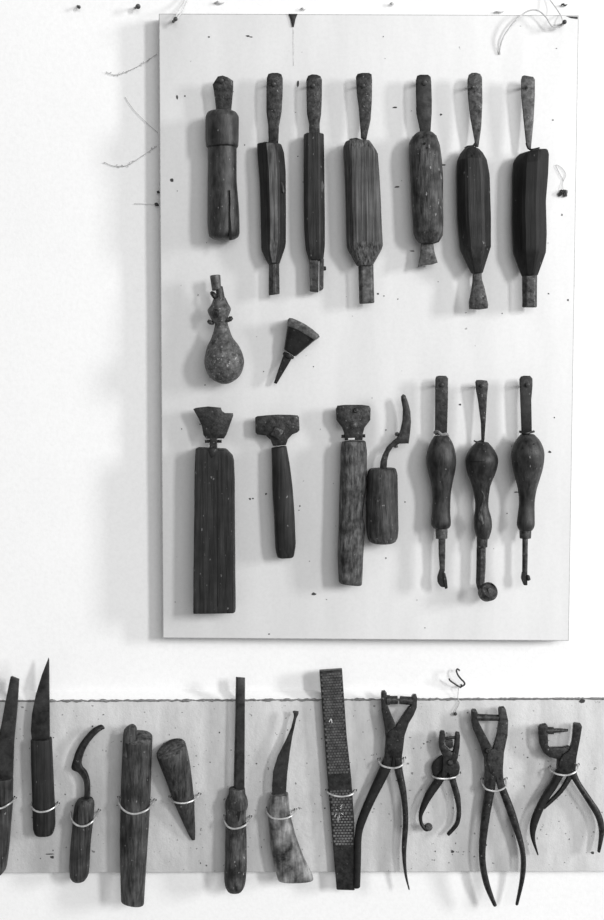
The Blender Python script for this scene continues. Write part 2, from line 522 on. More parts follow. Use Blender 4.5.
# dusty fluff nail on the panel
fl = thing('fluff_tuft', 'tuft of grey fluff with a thread loop stuck on the panel', 'fluff', 563, 193, PANEL)
build('tuft', join(tube([(559, 195, PANEL), (562, 192, PANEL + 3), (566, 192, PANEL + 4), (565, 196, PANEL + 1)], 1.6, 7, amp=1.0), tube([(561, 190, PANEL + 1), (565, 194, PANEL + 4)], 1.3, 7, amp=.8)), M['flask'], fl)
build('thread', tube([(563, 190, PANEL + 2), (563, 182, PANEL + 1), (566, 175, PANEL + 1), (562, 168, PANEL + 1), (556, 165, PANEL + 1), (560, 174, PANEL + 1), (564, 181, PANEL + 1)], .22, 5), M['thread'], fl)
# cobweb strands and small dark bugs by the left edge of the panel
for pts, lab in (([(106, 72, .6), (116, 75, .8), (128, 71, .9), (142, 64, .9), (157, 54, .8)], 'sagging dusty cobweb strand high on the wall beside the panel'),
                 ([(104, 162, .6), (114, 166, .7), (128, 165, .9), (142, 156, 1), (157, 146, .9)], 'sagging dusty cobweb strand lower on the wall beside the panel'),
                 ([(125, 97, .6), (134, 110, .9), (146, 122, .9), (158, 133, .8)], 'straight fine thread slanting across wall to the panel edge'),
                 ([(134, 203.5, .5), (146, 204, .6), (156, 204.5, .7)], 'short level thread leading to a dark bug'),):
    sag = 'cobweb' in lab
    m = tube(pts, .28 if sag else .22, 5)
    if sag:
        for _ in range(22):
            i = random.random() * (len(pts) - 1); k = int(i); q = i - k
            x = pts[k][0] + (pts[k + 1][0] - pts[k][0]) * q; y = pts[k][1] + (pts[k + 1][1] - pts[k][1]) * q + random.uniform(-1.5, 1.5)
            m = join(m, tube([(x - .5, y, .8), (x + .5, y + random.uniform(-.5, .5), .9)], .35, 5))
    tag(build('cobweb_strand', m, M['thread']), lab, 'cobweb', 'cobweb strands')
for x, y, r, d, lab in ((156.5, 204.3, 2.0, 1.5, 'dark bug at the end of a thread by the panel edge'), (158.2, 192, 1.4, 2.5, 'small dark bug just above another on panel edge')):
    tag(build('dead_bug', tube([(x - r, y - r * .4, d), (x, y, d + 1), (x + r, y + r * .6, d)], [(0, .5), (.5, r), (1, .6)], 8, amp=.4), M['speck']), lab, 'bug')
# bent wire hook by the plank
hk = thing('wire_hook', 'bent dark wire hook standing above the plank edge', 'hook', 458, 688, 0)
build('upper_bend', tube([(459.5, 670.5, 6), (457.5, 669, 7), (456.5, 671, 8), (458, 675, 9), (461, 679, 9), (464, 682, 8), (464.5, 684.5, 7), (461.5, 686.5, 5)], .9, 7), M['iron_mid'], hk)
build('lower_bend', tube([(449.2, 678.5, 8), (450, 680.5, 8), (455, 684, 7), (459.5, 687, 5), (461, 687, 3), (461.2, 684.5, 0)], .85, 7), M['iron_black'], hk)
build('hanging_thread', tube([(458.7, 687, 6), (458.2, 693, 8), (458, 699, 11), (459.5, 703, 11.5), (456.5, 709, 12), (455, 713, 12)], .4, 6), M['thread'], hk)
nail(454.5, 713.5, PLANK, PLANK + 3, 'small dark nail in plank under the bent wire hook', 1.2, 1.9, .8, .4)

# ------------------------------------------------------------------ upper row of tools
G_TOP = 'wooden handled edge irons in the top row of the panel'
def tang(t, outline, d, mat='iron', th=3.0, bev=.8, **k):
    return build('tang', plate(outline, d, d + th, bev, **k), M[mat], t)

def hang_nail(px, py, d, what, r=1.1, head=2.1, dx=0.5):
    nail(px - dx, py, PANEL, d, 'nail through the tang of ' + what, r, head, dx, -.3, 'nails that hold up the panel tools')

# 1 round barrel with a thick collar
t = thing('round_iron', 'cracked round wooden handle with a thick collar and short bent tang', 'tool', 223, 241, PANEL, G_TOP)
tang(t, [(212.6, 84.5), (218, 77.2), (223, 76.5), (228, 78), (233.2, 81), (233.2, 88), (230.8, 114), (216.6, 114), (214, 92)], PANEL + 12, 'iron_mid', 4, 1.0,
     dfun=lambda x, y: max(0, 86 - y) * 0.35 - abs(x - 223) * .15)
build('collar', loft([(208, 111.5), (205.6, 117), (205.6, 140), (206.4, 147.5)], [(236, 111.5), (238.8, 117), (238.6, 140), (238, 147.5)], PANEL + 17, ratio=1.0, rt=2.5, rb=1.2, n=14, amp=.5), M['w_soft'], t)
bd = build('barrel', loft([(208, 146), (207.8, 180), (207.2, 225), (208.4, 236), (212, 239.6)], [(236.6, 146), (237, 180), (239, 215), (239.6, 235), (236, 239.6)], PANEL + 16.2, ratio=.97, rt=.5, rb=3.0, n=26, amp=.6), M['w_soft'], t)
build('crack', plate([(229.8, 190), (230.2, 190), (230.6, 203), (230.2, 214), (231.4, 226), (231.9, 240), (229.3, 240), (229.2, 226), (229.4, 212), (229.9, 203)], PANEL + 27.5, PANEL + 31.2, .1), M['hole'], bd)
hang_nail(221.5, 81, PANEL + 19, 'the cracked round handle with a collar', 1.2, 2.2)

# 2 slim faceted handle
t = thing('edge_iron', 'slim dark faceted handle with pale centre facet and narrow stub', 'tool', 273, 297, PANEL, G_TOP)
tang(t, [(266.8, 78), (268.4, 74), (272, 73), (278, 73), (281.4, 74.4), (282.8, 78.5), (282.6, 95), (281.6, 112), (279, 126), (278.3, 143), (268.5, 143), (268.2, 126), (266.4, 112), (266.5, 92)], PANEL + 11, 'iron')
b = build('handle', loft([(257, 143), (257.2, 152), (259.6, 182), (260.4, 212), (261.2, 250), (268, 264)], [(281, 143.5), (284, 152), (285.6, 170), (286, 212), (285.7, 245), (279.4, 264)], PANEL + 13, thick=[(0, 19), (.1, 24), (.8, 24), (1, 13)], sec=sec_facet(-.34, .48, -.1, .6, .12), rt=1.5, rb=1, n=30, amp=.2), M['w_dark'], t, angle=15, front=(M['w_pale'], lambda n: n.y < -0.90 and abs(n.z) < .3))  # paler wood on the faces turned to the front
build('dent', plate([(281, 182), (283, 184), (284.5, 192), (283, 193.5), (281.5, 188)], PANEL + 13, PANEL + 20.5, .3), M['w_grey'], b)
build('blade', loft([(269, 262), (268.6, 295.5)], [(279.2, 262), (279.6, 294)], PANEL + 13, thick=8, sec=sec_facet(-.2, .3, -.3), rt=.3, rb=1.2, n=6, amp=.2), M['iron_mid'], t, angle=15)
hang_nail(273.8, 84.5, PANEL + 16, 'the slim faceted handle')

# 3 straight square handle with a jaw
t = thing('edge_iron', 'straight square dark handle ending in a split metal jaw with a screw', 'tool', 315, 293, PANEL, G_TOP)
tang(t, [(306.3, 80), (308, 76), (312, 74.4), (317, 74.8), (320.5, 76.4), (322, 80), (321.9, 98), (321.2, 114), (319.6, 124), (319.9, 136), (308.9, 136), (309, 124), (307, 114), (306.5, 98)], PANEL + 11, 'iron')
build('handle', loft([(303.7, 134.5), (303.6, 200), (304.2, 230), (305.4, 248), (309, 260.5)], [(323.8, 134), (324.4, 180), (324.8, 220), (324.8, 246), (323.2, 260.5)], PANEL + 11, thick=[(0, 21), (.9, 21), (1, 15)], sec=sec_facet(-.72, .55, .35, .8, .1), rt=1.4, rb=.8, n=24, amp=.15), M['w_dark'], t, angle=15)
j = build('jaw', loft([(309.4, 259), (309.8, 291.5)], [(318.4, 259), (318.4, 292.5)], PANEL + 11, thick=11, sec=sec_box(), rt=.4, rb=1, n=6, amp=.2), M['iron_mid'], t)
build('jaw', loft([(319.6, 259), (319.4, 291.5)], [(323.8, 259), (323.4, 289)], PANEL + 11, thick=11, sec=sec_box(), rt=.4, rb=1, n=6, amp=.2), M['iron_mid'], t)
build('screw', tube([(322, 268.5, PANEL + 11), (326, 268.3, PANEL + 11.5)], [(0, 2.6), (.8, 2.6), (1, 1.8)], 10), M['iron'], t)
build('chipped_spot', plate([(319, 183), (322.5, 180.8), (324, 186), (322.5, 192.5), (319.6, 193), (320.4, 187)], PANEL + 14, PANEL + 19.3, .3), M['w_grey'], t)
hang_nail(313, 86, PANEL + 16, 'the straight square handle with split jaw')

# 4 broad open-grained handle
t = thing('edge_iron', 'broad pale handle with open vertical grain and a straight blunt stub', 'tool', 365, 305, PANEL, G_TOP)
tang(t, [(355.9, 77), (357.5, 74), (362, 73), (369, 73), (371.6, 74.6), (372.1, 80), (371.9, 101), (370.6, 120), (367.5, 134), (366.4, 139.5), (361, 138.5), (360.5, 130), (358.8, 109), (356.6, 92)], PANEL + 11, 'iron')
build('tang_foot', tube([(349.5, 139.6, PANEL + 13), (356, 138.8, PANEL + 13), (362, 140.6, PANEL + 13), (366, 138, PANEL + 13)], [(0, .7), (1, 1.3)], 8), M['iron_mid'], t)
build('handle', loft([(346, 141), (343.2, 147), (345, 180), (346.3, 223), (346.9, 248), (357, 266)], [(370, 141.6), (377.8, 153), (379.2, 170), (381.2, 212), (383, 247), (372.5, 266)], PANEL + 15, thick=[(0, 22), (.08, 28), (.82, 28), (1, 12)], sec=sec_facet(-.62, .85, .2, .7, .1), rt=1.5, rb=1, n=32, amp=.25), M['w_grain'], t, angle=15)
build('blade', loft([(358.4, 264), (359.3, 304)], [(373.4, 264), (374.4, 303)], PANEL + 14, thick=8, sec=sec_facet(-.6, .7, .1), rt=.3, rb=1.2, n=6, amp=.2), M['iron_grey'], t, angle=15)
hang_nail(363.2, 86, PANEL + 16, 'the broad open grained handle')

# 5 rounded worm-holed handle
t = thing('edge_iron', 'rounded worm-holed wooden handle with a small flared grey blade', 'tool', 427, 267, PANEL, G_TOP)
tang(t, [(415.9, 80), (417, 76), (420, 74.8), (428, 74.8), (430.6, 77), (431.2, 82), (431.8, 100), (431.7, 113), (430.4, 133), (420, 133), (419, 126), (416.4, 114), (416, 96)], PANEL + 11, 'iron_black')
b = build('handle', loft([(419, 131.4), (413, 135.5), (409, 143), (408.8, 155), (410.2, 175), (412, 212), (413.4, 234), (417, 241.5), (422, 244)], [(430, 131), (436, 135), (440, 146), (442.2, 163), (443, 180), (443.4, 222), (442.6, 236), (439, 242), (433, 244.2)], PANEL + 14.5, thick=[(0, 12), (.06, 22), (.2, 28), (.9, 28), (1, 18)], sec=sec_round(24, 2.5), rt=2, rb=2, n=34, amp=.4), M['w_mottle'], t)
for x, y, q in ((424.5, 143.5, 1.3), (414.5, 142, 1.0), (433.5, 157, 1.1), (440, 167, 1.1), (430.6, 160, .8), (423, 137, .8), (427, 148, .9), (417, 160, .7), (436, 152, .7)):
    build('worm_hole', tube([(x, y, PANEL + 20), (x, y, PANEL + 28.6 - abs(x - 426) * abs(x - 426) * .045)], q, 7), M['hole'], b)
build('blade', plate([(421.4, 242), (433, 242), (434, 251), (437.5, 262.6), (432, 264.5), (424, 265), (417.8, 267.4), (420.2, 255)], PANEL + 11, PANEL + 16, .7), M['iron_grey'], t)
hang_nail(424.6, 83, PANEL + 16, 'the rounded worm-holed handle', 1.4, 2.6)

# 6 dark faceted handle, flared blade
t = thing('edge_iron', 'dark smooth faceted handle with a fishtail flared blade', 'tool', 478, 310, PANEL, G_TOP)
tang(t, [(467.4, 80), (468.6, 75), (471.5, 73), (476, 72.8), (480, 74), (482, 77.5), (482.4, 102), (481.2, 127), (478.4, 147), (475, 147), (474.4, 140), (470, 116.5), (467.8, 96)], PANEL + 12, 'iron_mid')
build('tang_foot', tube([(464.6, 148, PANEL + 15), (468, 146.4, PANEL + 14.5), (473, 146, PANEL + 14), (476, 143, PANEL + 14)], [(0, .6), (1, 1.4)], 8), M['iron'], t)
b = build('handle', loft([(465.5, 147.6), (461, 152), (457.4, 161), (456.8, 175), (457.6, 218), (460.6, 249.5), (471.4, 273.6)], [(476.5, 147.4), (481.5, 150.5), (486.8, 160), (489.6, 175), (490.9, 218), (490.9, 246.5), (482.6, 273.2)], PANEL + 14.5, thick=[(0, 14), (.1, 26), (.8, 27), (1, 12)], sec=sec_facet(-.55, .45, .15, .7, .12), rt=1.8, rb=1, n=34, amp=.2), M['w_dark'], t, angle=15)
build('crack', plate([(471.6, 155), (472.6, 155), (472.4, 161.5), (471.8, 161.5)], PANEL + 24, PANEL + 27.2, .1), M['hole'], b)
build('blade', plate([(473, 271), (481.4, 271), (481.6, 279), (484.6, 289), (488, 305), (487.4, 308.4), (479, 309.6), (469.2, 309), (469, 302), (470.6, 294), (472.6, 281)], PANEL + 11, PANEL + 17, .9), M['iron_mid'], t)
hang_nail(472.6, 87.4, PANEL + 19, 'the faceted handle with a fishtail blade', 1.2, 1.5, 1.2)

# 7 black bowed handle
t = thing('edge_iron', 'black bowed handle with slanting shoulder and short straight stub', 'tool', 530, 309, PANEL, G_TOP)
tang(t, [(521, 80), (522, 76.4), (524, 75.4), (533, 77), (534.8, 79.5), (534.8, 97), (533.4, 122), (530.8, 149), (527.4, 149), (525.8, 142), (523.4, 117), (521.2, 96)], PANEL + 12, 'iron_grey')
build('tang_foot', tube([(526.5, 143, PANEL + 14), (528.4, 148, PANEL + 14), (532, 149.6, PANEL + 14), (539.6, 147.8, PANEL + 14)], [(0, 1.2), (1, .8)], 8), M['iron_black'], t)
build('handle', loft([(519, 154), (514, 161), (513, 175), (512.5, 218), (513.5, 252), (522, 276)], [(547, 148.4), (549, 153), (548.2, 174), (546, 201), (546.8, 234), (546, 252), (537.6, 275.4)], PANEL + 14.5, thick=[(0, 20), (.1, 27), (.8, 27), (1, 12)], sec=sec_facet(-.5, .35, .1, .7, .14), rt=2, rb=1, n=34, amp=.2), M['w_black'], t, angle=15)
build('blade', loft([(522.2, 274), (522.5, 307.4)], [(537.2, 274), (537, 307.4)], PANEL + 14, thick=8, sec=sec_facet(-.55, .6, 0), rt=.3, rb=1.2, n=6, amp=.2), M['iron_mid'], t, angle=15)
hang_nail(527, 87.6, PANEL + 19, 'the black bowed handle', 1.2, 1.5, 1.2)

# ------------------------------------------------------------------ flask and small wedge
t = thing('powder_flask', 'pear-shaped corroded metal flask with a short spout on top', 'flask', 224, 384, PANEL)
build('bulb', loft([(214.6, 322), (214, 329), (211.4, 338), (207, 347), (204.5, 358), (204.6, 365), (207.5, 374), (213, 380), (221, 383.8)], [(227.5, 322), (229.6, 329), (233, 338), (239, 346), (243.4, 356), (243.9, 364), (241, 374), (236, 379.6), (228.5, 383.8)], PANEL + 19, ratio=.95, sec=sec_round(28), rt=1, rb=1, n=40, smooth=True, amp=.5, freq=120), M['flask'], t)
build('shoulder', loft([(213, 298.5), (211, 304), (207.4, 310), (209, 315), (213.5, 323)], [(225, 297), (227.6, 302), (231, 309), (229.4, 315), (226.4, 323)], PANEL + 18, ratio=.8, sec=sec_round(10), rt=1.5, rb=1, n=14, amp=1.0, freq=160), M['flask'], t)
build('lug', tube([(214, 323, PANEL + 17), (210.5, 322.5, PANEL + 18), (207.5, 320.5, PANEL + 18)], [(0, 1.6), (.7, 2.2), (1, 1.2)], 8, amp=.5), M['flask'], t)
build('lug', tube([(225, 321, PANEL + 19), (229, 319.5, PANEL + 19), (232.6, 317.4, PANEL + 19)], [(0, 1.8), (.7, 2.4), (1, 1.4)], 8, amp=.5), M['iron_mid'], t)
build('clasp', tube([(211.2, 292.5, PANEL + 20), (213.6, 295, PANEL + 22), (215.6, 298.5, PANEL + 21)], [(0, 1.8), (.5, 2.6), (1, 1.6)], 8, amp=.3), M['iron_black'], t)
build('neck', loft([(215.5, 287), (216.6, 300)], [(222.6, 286), (225, 299)], PANEL + 18, ratio=1, rt=1, rb=.5, n=6), M['iron_mid'], t)
build('spout', loft([(209.8, 275.6), (212, 291)], [(220.4, 274.6), (221.2, 289.4)], PANEL + 20, ratio=1, rt=1, rb=1, n=8, amp=.2), M['iron_grey'], t)
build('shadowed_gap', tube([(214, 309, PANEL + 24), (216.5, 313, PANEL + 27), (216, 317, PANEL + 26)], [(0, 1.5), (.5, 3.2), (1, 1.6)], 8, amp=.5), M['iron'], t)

t = thing('wedge_stamp', 'small black wedge-shaped head tilted on a pointed stem', 'tool', 275, 384, PANEL)
build('head', loft([(288.0, 323), (287.4, 327), (284, 349.5)], [(316.6, 339), (313.5, 341.5), (295.4, 356.8)], PANEL + 11, thick=[(0, 20), (1, 11)], sec=sec_round(24, 3.5), rt=.6, rb=1.2, n=12, amp=.2), M['iron_black'], t)
build('face', plate([(287.8, 320), (289.4, 318.4), (292.5, 318.6), (297, 320.4), (305, 324.4), (312.6, 329.6), (318.4, 334.6), (319.6, 337), (315, 340.4), (308, 336.6), (298, 330.4), (287.4, 326.4)], PANEL + 1, PANEL + 21.6, 1.0), M['iron_grey'], t)
build('stem', loft([(284.6, 352), (279, 368), (273.8, 383)], [(293, 356.5), (285, 370), (276.6, 384)], PANEL + 9, thick=[(0, 9), (1, 3)], sec=sec_box(), rt=.4, rb=.6, n=10, amp=.2), M['iron_black'], t)
build('collar', tube([(284, 353.5, PANEL + 11), (288.5, 356, PANEL + 14), (293, 357.6, PANEL + 11)], [(0, 1.8), (.5, 2.4), (1, 1.6)], 8), M['iron'], t)

# ------------------------------------------------------------------ second row of tools
# 10 rectangular block handle with fan blade
t = thing('block_scraper', 'tall rectangular wooden block handle topped by a notched fan-shaped blade', 'scraper', 215, 612, PANEL)
build('blade', plate([(193.4, 409), (196, 407.8), (208, 406.4), (220.6, 407.6), (222, 411), (224.8, 413), (232.8, 413.2), (233.2, 415.6), (226.5, 434.4), (224, 438.4), (206.4, 438.6), (203.6, 435), (202, 426), (198.4, 418)], PANEL + 13, PANEL + 18, .8), M['iron'], t)
build('shank', loft([(210, 436), (209.6, 452)], [(217, 436), (217.2, 452)], PANEL + 15, thick=6, sec=sec_box(), n=5, amp=.2), M['iron'], t)
build('cross_pin', tube([(205, 441.3, PANEL + 15.5), (221.6, 441.3, PANEL + 15.5)], [(0, 1.5), (.1, 1.9), (.15, 1.2), (.85, 1.2), (.9, 1.9), (1, 1.5)], 8, smooth=False), M['iron'], t)
b = build('handle', loft([(196.4, 447.6), (195.4, 470), (194.8, 530), (194, 611.6)], [(226, 449), (233.8, 457), (234.8, 480), (235, 530), (235.6, 611)], PANEL + 13, thick=26, sec=chaikin([(-.97, -1), (.97, -1), (1, .5), (.93, 1), (-.98, 1), (-1, .8)], .06, 2), rt=1.4, rb=.8, n=30, amp=.3), M['w_dark'], t)
build('groove', plate([(217.2, 470), (218, 470), (218.4, 606), (217.6, 606)], PANEL + 20, PANEL + 26.3, .1), M['hole'], b)
build('split', plate([(208, 449.5), (213, 447.5), (218, 449), (215.6, 455), (211.6, 458)], PANEL + 18, PANEL + 26.4, .3), M['iron_black'], b)

# 11 T-head
t = thing('skiving_tool', 'dark T-shaped head with a square nut on a slim curved handle', 'scraper', 286, 559, PANEL)
build('head', plate([(255.2, 417.6), (257, 416.2), (267, 415.2), (277, 414.6), (290, 414.8), (297.6, 415.4), (299, 417), (299.6, 430), (298, 432), (292.4, 434.4), (288, 439), (286, 445), (273, 446), (270.6, 440), (266, 435.6), (257, 434.4), (255.6, 432.4)], PANEL + 10, PANEL + 15, 1.0), M['iron'], t)
def rotrect(cx, cy, w, h, a):
    c, s = math.cos(a), math.sin(a)
    return [(cx + x * c - y * s, cy + x * s + y * c) for x, y in ((-w, -h), (w, -h), (w, h), (-w, h))]
n_ = build('square_nut', plate(rotrect(277.2, 432.6, 5, 5, .5), PANEL + 14, PANEL + 20, .8), M['iron_mid'], t)
build('bolt_end', tube([(277.2, 432.6, PANEL + 19), (277.2, 432.6, PANEL + 21)], 2.6, 10), M['iron_black'], n_)
build('handle', loft([(271.2, 447.6), (272.4, 490), (274.4, 525), (275.4, 550), (277.5, 558)], [(286.4, 445.6), (290, 466), (292.6, 486), (294.6, 515), (295.8, 545), (293.6, 557.4)], PANEL + 12, ratio=1.0, sec=sec_round(20, 2.6), rt=1.2, rb=2, n=26, amp=.35), M['w_dark'], t)

# 12 shield-shaped head on long worn handle
t = thing('skiving_tool', 'shield-shaped dark head with two rivets on a long weathered handle', 'scraper', 350, 586, PANEL)
build('head', plate([(335.8, 409), (337.4, 405.6), (345, 404.8), (362, 404.8), (369, 405.8), (370.6, 408.4), (370.2, 420), (364.4, 427.6), (362.8, 434), (362.6, 440), (344.8, 440.4), (344, 433), (342, 427.6), (336.4, 420)], PANEL + 11, PANEL + 16, 1.0), M['iron'], t)
for x, y, r in ((355.6, 410.4, 2.8), (353.8, 425, 4.2)):
    build('rivet', tube([(x, y, PANEL + 15), (x, y, PANEL + 17), (x, y, PANEL + 18)], [(0, r), (.6, r), (1, r * .5)], 12, smooth=False), M['iron_mid'], t)
build('cross_pin', tube([(341.4, 436.4, PANEL + 13), (365.2, 435.8, PANEL + 13)], [(0, 1.6), (.12, 2.2), (.17, 1.2), (.83, 1.2), (.88, 2.2), (1, 1.6)], 8, smooth=False), M['iron'], t)
build('bright_slot', plate([(348, 438), (354.6, 437.8), (354.6, 439.6), (348, 439.8)], PANEL + 12, PANEL + 16.5, .2), M['cord'], t)
build('handle', loft([(341.6, 441.6), (340.2, 450), (340, 476), (338.8, 523), (337.6, 557), (338.6, 582.6)], [(365.4, 440.6), (367, 452), (366.2, 487), (363.6, 506), (363.4, 518), (365.6, 528), (363.4, 557), (361.6, 585.4)], PANEL + 13, ratio=.95, sec=sec_round(20, 2.8), rt=1.5, rb=2, n=34, amp=.6, freq=55), M['w_grey'], t)

# 13 round stub with curved blade
t = thing('hooked_scraper', 'short round wooden stub handle with a curved dark blade', 'scraper', 382, 545, PANEL)
build('blade', plate([(379.8, 471), (380.4, 462), (382.6, 455), (387, 446.6), (392, 441.6), (397, 437.4), (400.4, 430), (402.4, 420), (402.8, 409), (401.2, 400), (401, 396.4), (403.2, 394), (405.4, 395.4), (408, 402), (410.2, 411), (411, 422), (410, 433), (408.6, 443.4), (399.4, 443.6), (392.6, 447.4), (389, 453), (387.2, 460), (386.4, 471)], PANEL + 14, PANEL + 19, 1.0), M['iron'], t)
build('pin', tube([(398, 434, PANEL + 16), (395.8, 434.4, PANEL + 17)], 2.0, 8), M['iron'], t)
build('pin', tube([(395.4, 444, PANEL + 16), (396.2, 447.6, PANEL + 17)], 1.9, 8), M['iron'], t)
build('handle', loft([(369, 468.6), (366.8, 475), (366.3, 500), (366.2, 530), (368, 540), (372, 543.6)], [(395.6, 467.8), (397.6, 474), (398, 500), (398.6, 530), (397.6, 539), (394, 543.4)], PANEL + 17, ratio=1.0, sec=sec_round(24), rt=2, rb=2.5, n=24, amp=.3), M['w_mid'], t)

# 14-16 turned bulb-handled wheels
G_BULB = 'bulb handled wheel tools on the panel'
t = thing('bulb_handled_tool', 'turned bulb handle with crumpled pale washer and narrow forked shank', 'tool', 441, 589, PANEL, G_BULB)
tang(t, [(435.3, 379), (436.4, 376.4), (439, 375.6), (446, 375.8), (448, 378.4), (447.8, 400), (446.9, 435), (435, 435), (435.2, 405)], PANEL + 13, 'iron')
build('washer', tube([(434.6, 432.6, PANEL + 16), (438, 431.6, PANEL + 21), (442, 434.6, PANEL + 22), (446, 434, PANEL + 21), (447.6, 435.6, PANEL + 16)], 1.5, 7, amp=.6), M['washer'], t)
build('handle', loft([(434.4, 435.6), (429.6, 444), (426.8, 454), (426.3, 463), (428.2, 473), (430.6, 482.5), (432.3, 495), (431.8, 511), (431, 522), (431.6, 526), (434.6, 529)], [(448.4, 435.6), (453, 444), (455.6, 454), (456.2, 463), (454.8, 473), (452.8, 482.5), (450.9, 495), (450.3, 511), (450.9, 521), (450.6, 525.6), (448.4, 528.6)], PANEL + 16, ratio=.97, sec=sec_round(26), rt=1, rb=1.2, n=44, smooth=True, amp=.15), M['w_soft'], t)
build('ferrule', loft([(435.3, 527.6), (435.6, 538.6)], [(447.6, 527.6), (447.4, 538.4)], PANEL + 16, ratio=1, rt=.4, rb=.5, n=4, amp=.1), M['iron_grey'], t)
build('shank', loft([(438.4, 537), (438.8, 555), (440, 571)], [(445.2, 537), (445.2, 555), (444.8, 571)], PANEL + 16, thick=5, sec=sec_box(.1), rt=.3, rb=.3, n=8, amp=.15), M['iron_mid'], t)
build('fork', join(loft([(440, 569), (437.4, 577), (438, 583), (441, 586.6)], [(444.6, 569), (444, 577), (444.4, 583), (445, 587)], PANEL + 16, thick=6, sec=sec_box(.1), rt=.6, rb=1, n=8, amp=.5), loft([(443, 572), (443.4, 580), (445, 589)], [(445.4, 573), (447, 580), (447.7, 588)], PANEL + 18, thick=4, sec=sec_box(.1), rt=.6, rb=.8, n=6, amp=.3)), M['iron_black'], t)
hang_nail(441.8, 385, PANEL + 18, 'the bulb handle with a crumpled washer', 1.1, 2.0)

t = thing('bulb_handled_tool', 'turned bulb handle with gouged neck and a small round wheel', 'tool', 484, 600, PANEL, G_BULB)
tang(t, [(475.2, 382), (476.4, 380), (480, 379.8), (487, 380.6), (488.2, 384), (487, 396), (485.6, 420), (484.2, 442), (481.4, 442), (480.8, 423), (478, 401), (476, 390)], PANEL + 13, 'iron')
build('tang_foot', tube([(473.8, 440.6, PANEL + 16), (477, 442, PANEL + 16), (481, 441, PANEL + 15), (483.6, 438.6, PANEL + 15)], [(0, .7), (1, 1.3)], 8), M['iron'], t)
b = build('handle', loft([(476.5, 442), (470.8, 447.6), (466.4, 455), (465.2, 462), (467, 473), (470.6, 482), (473, 490.5), (475, 506), (473.8, 520), (474.4, 530), (477, 539)], [(487.6, 442), (492.6, 447.6), (496.8, 455), (498, 462), (496, 472), (492, 481), (489.4, 490), (488.4, 506), (491, 518), (491.6, 528), (488.6, 539)], PANEL + 17, ratio=.97, sec=sec_round(26), rt=1, rb=1, n=44, smooth=True, amp=.55, freq=90), M['w_soft'], t)
build('seam', tube([(465.6, 460.8, PANEL + 17), (472, 461.4, PANEL + 29), (481.5, 461.6, PANEL + 33.1), (491, 461.2, PANEL + 29), (497.6, 460.4, PANEL + 17)], .35, 6), M['hole'], b)
build('gouge', tube([(481, 489, PANEL + 24.5), (484, 498, PANEL + 23.8), (481.5, 508, PANEL + 24), (480, 516, PANEL + 24.5), (483, 524, PANEL + 25)], [(0, .6), (.3, 1.6), (.6, 1.2), (.85, 2.8), (1, 1.2)], 8, amp=.7), M['w_grey'], b)
build('ferrule', loft([(476.6, 537.6), (476.8, 548)], [(487.8, 537), (487.4, 547)], PANEL + 17, ratio=1, rt=.4, rb=.5, n=4, amp=.15), M['iron_mid'], t)
build('shank', loft([(476.8, 546), (476.4, 570), (476, 585), (479.4, 593)], [(486, 546), (485.6, 570), (484.6, 583), (486, 594)], PANEL + 17, thick=6, sec=sec_facet(-.2, .7, 0, .8), rt=.3, rb=1.2, n=10, amp=.15), M['iron_mid'], t, angle=15)
w_ = build('wheel', tube([(485.2, 593.2, PANEL + 14), (485.8, 593, PANEL + 15), (489.2, 591.4, PANEL + 21.5), (489.8, 591.2, PANEL + 22.6), (490, 591, PANEL + 22.9)], [(0, 4), (.12, 9), (.82, 9.4), (.93, 8.6), (1, 7.6)], 26, smooth=False), M['iron_mid'], t)
build('axle_screw', tube([(489.8, 591.2, PANEL + 22), (490.6, 590.8, PANEL + 24)], [(0, 3.4), (.8, 3.2), (1, 2.6)], 12, smooth=False), M['iron'], w_)
hang_nail(482, 386, PANEL + 18, 'the bulb handle with a small wheel', 1.1, 2.0)

t = thing('bulb_handled_tool', 'smooth pitted bulb handle with dark washer and thin clawed rod', 'tool', 526, 585, PANEL, G_BULB)
tang(t, [(519.4, 379), (521, 376.4), (524, 375.6), (530, 375.8), (532.4, 378.6), (532.4, 386), (531.2, 400), (531.8, 433), (521.4, 433), (520.8, 410), (520, 392)], PANEL + 13, 'iron_black')
build('washer', tube([(519.8, 431.6, PANEL + 16), (524, 433.2, PANEL + 21), (529, 432.8, PANEL + 21), (533.8, 431.4, PANEL + 16)], 1.2, 7, amp=.2), M['iron_black'], t)
b = build('handle', loft([(521, 434), (515.6, 441), (512, 450), (511.3, 459), (512.8, 469), (515.6, 480), (518, 490.5), (519, 503), (517.4, 517), (517, 526), (519.6, 531)], [(534, 434), (540.2, 441), (543.8, 450), (544.2, 458), (542.6, 469), (539.4, 480), (536.4, 490.5), (534.6, 503), (534.6, 517), (534.4, 526), (531.6, 531)], PANEL + 17, ratio=.97, sec=sec_round(26), rt=1, rb=1.2, n=44, smooth=True, amp=.12), M['w_soft'], t)
for x, y in ((526, 441), (534, 444), (539, 450), (531, 452), (536, 458), (523, 448), (528, 461), (535, 468)):
    build('pit', tube([(x, y, PANEL + 22), (x, y, PANEL + 17 + math.sqrt(max(1, 15.7 ** 2 - (x - 527.8) ** 2 - max(0, 452 - y) ** 2 * .35)))], .7, 6), M['hole'], b)
build('ferrule', loft([(519.2, 529.6), (519.6, 538.4)], [(531.4, 529.6), (531, 538.2)], PANEL + 17, ratio=1, rt=.4, rb=.5, n=4, amp=.1), M['iron_mid'], t)
build('shank', loft([(522.2, 537), (522, 575)], [(528, 537), (527.4, 575)], PANEL + 17, ratio=.9, sec=sec_round(10), rt=.3, rb=.3, n=8, amp=.15), M['iron_mid'], t)
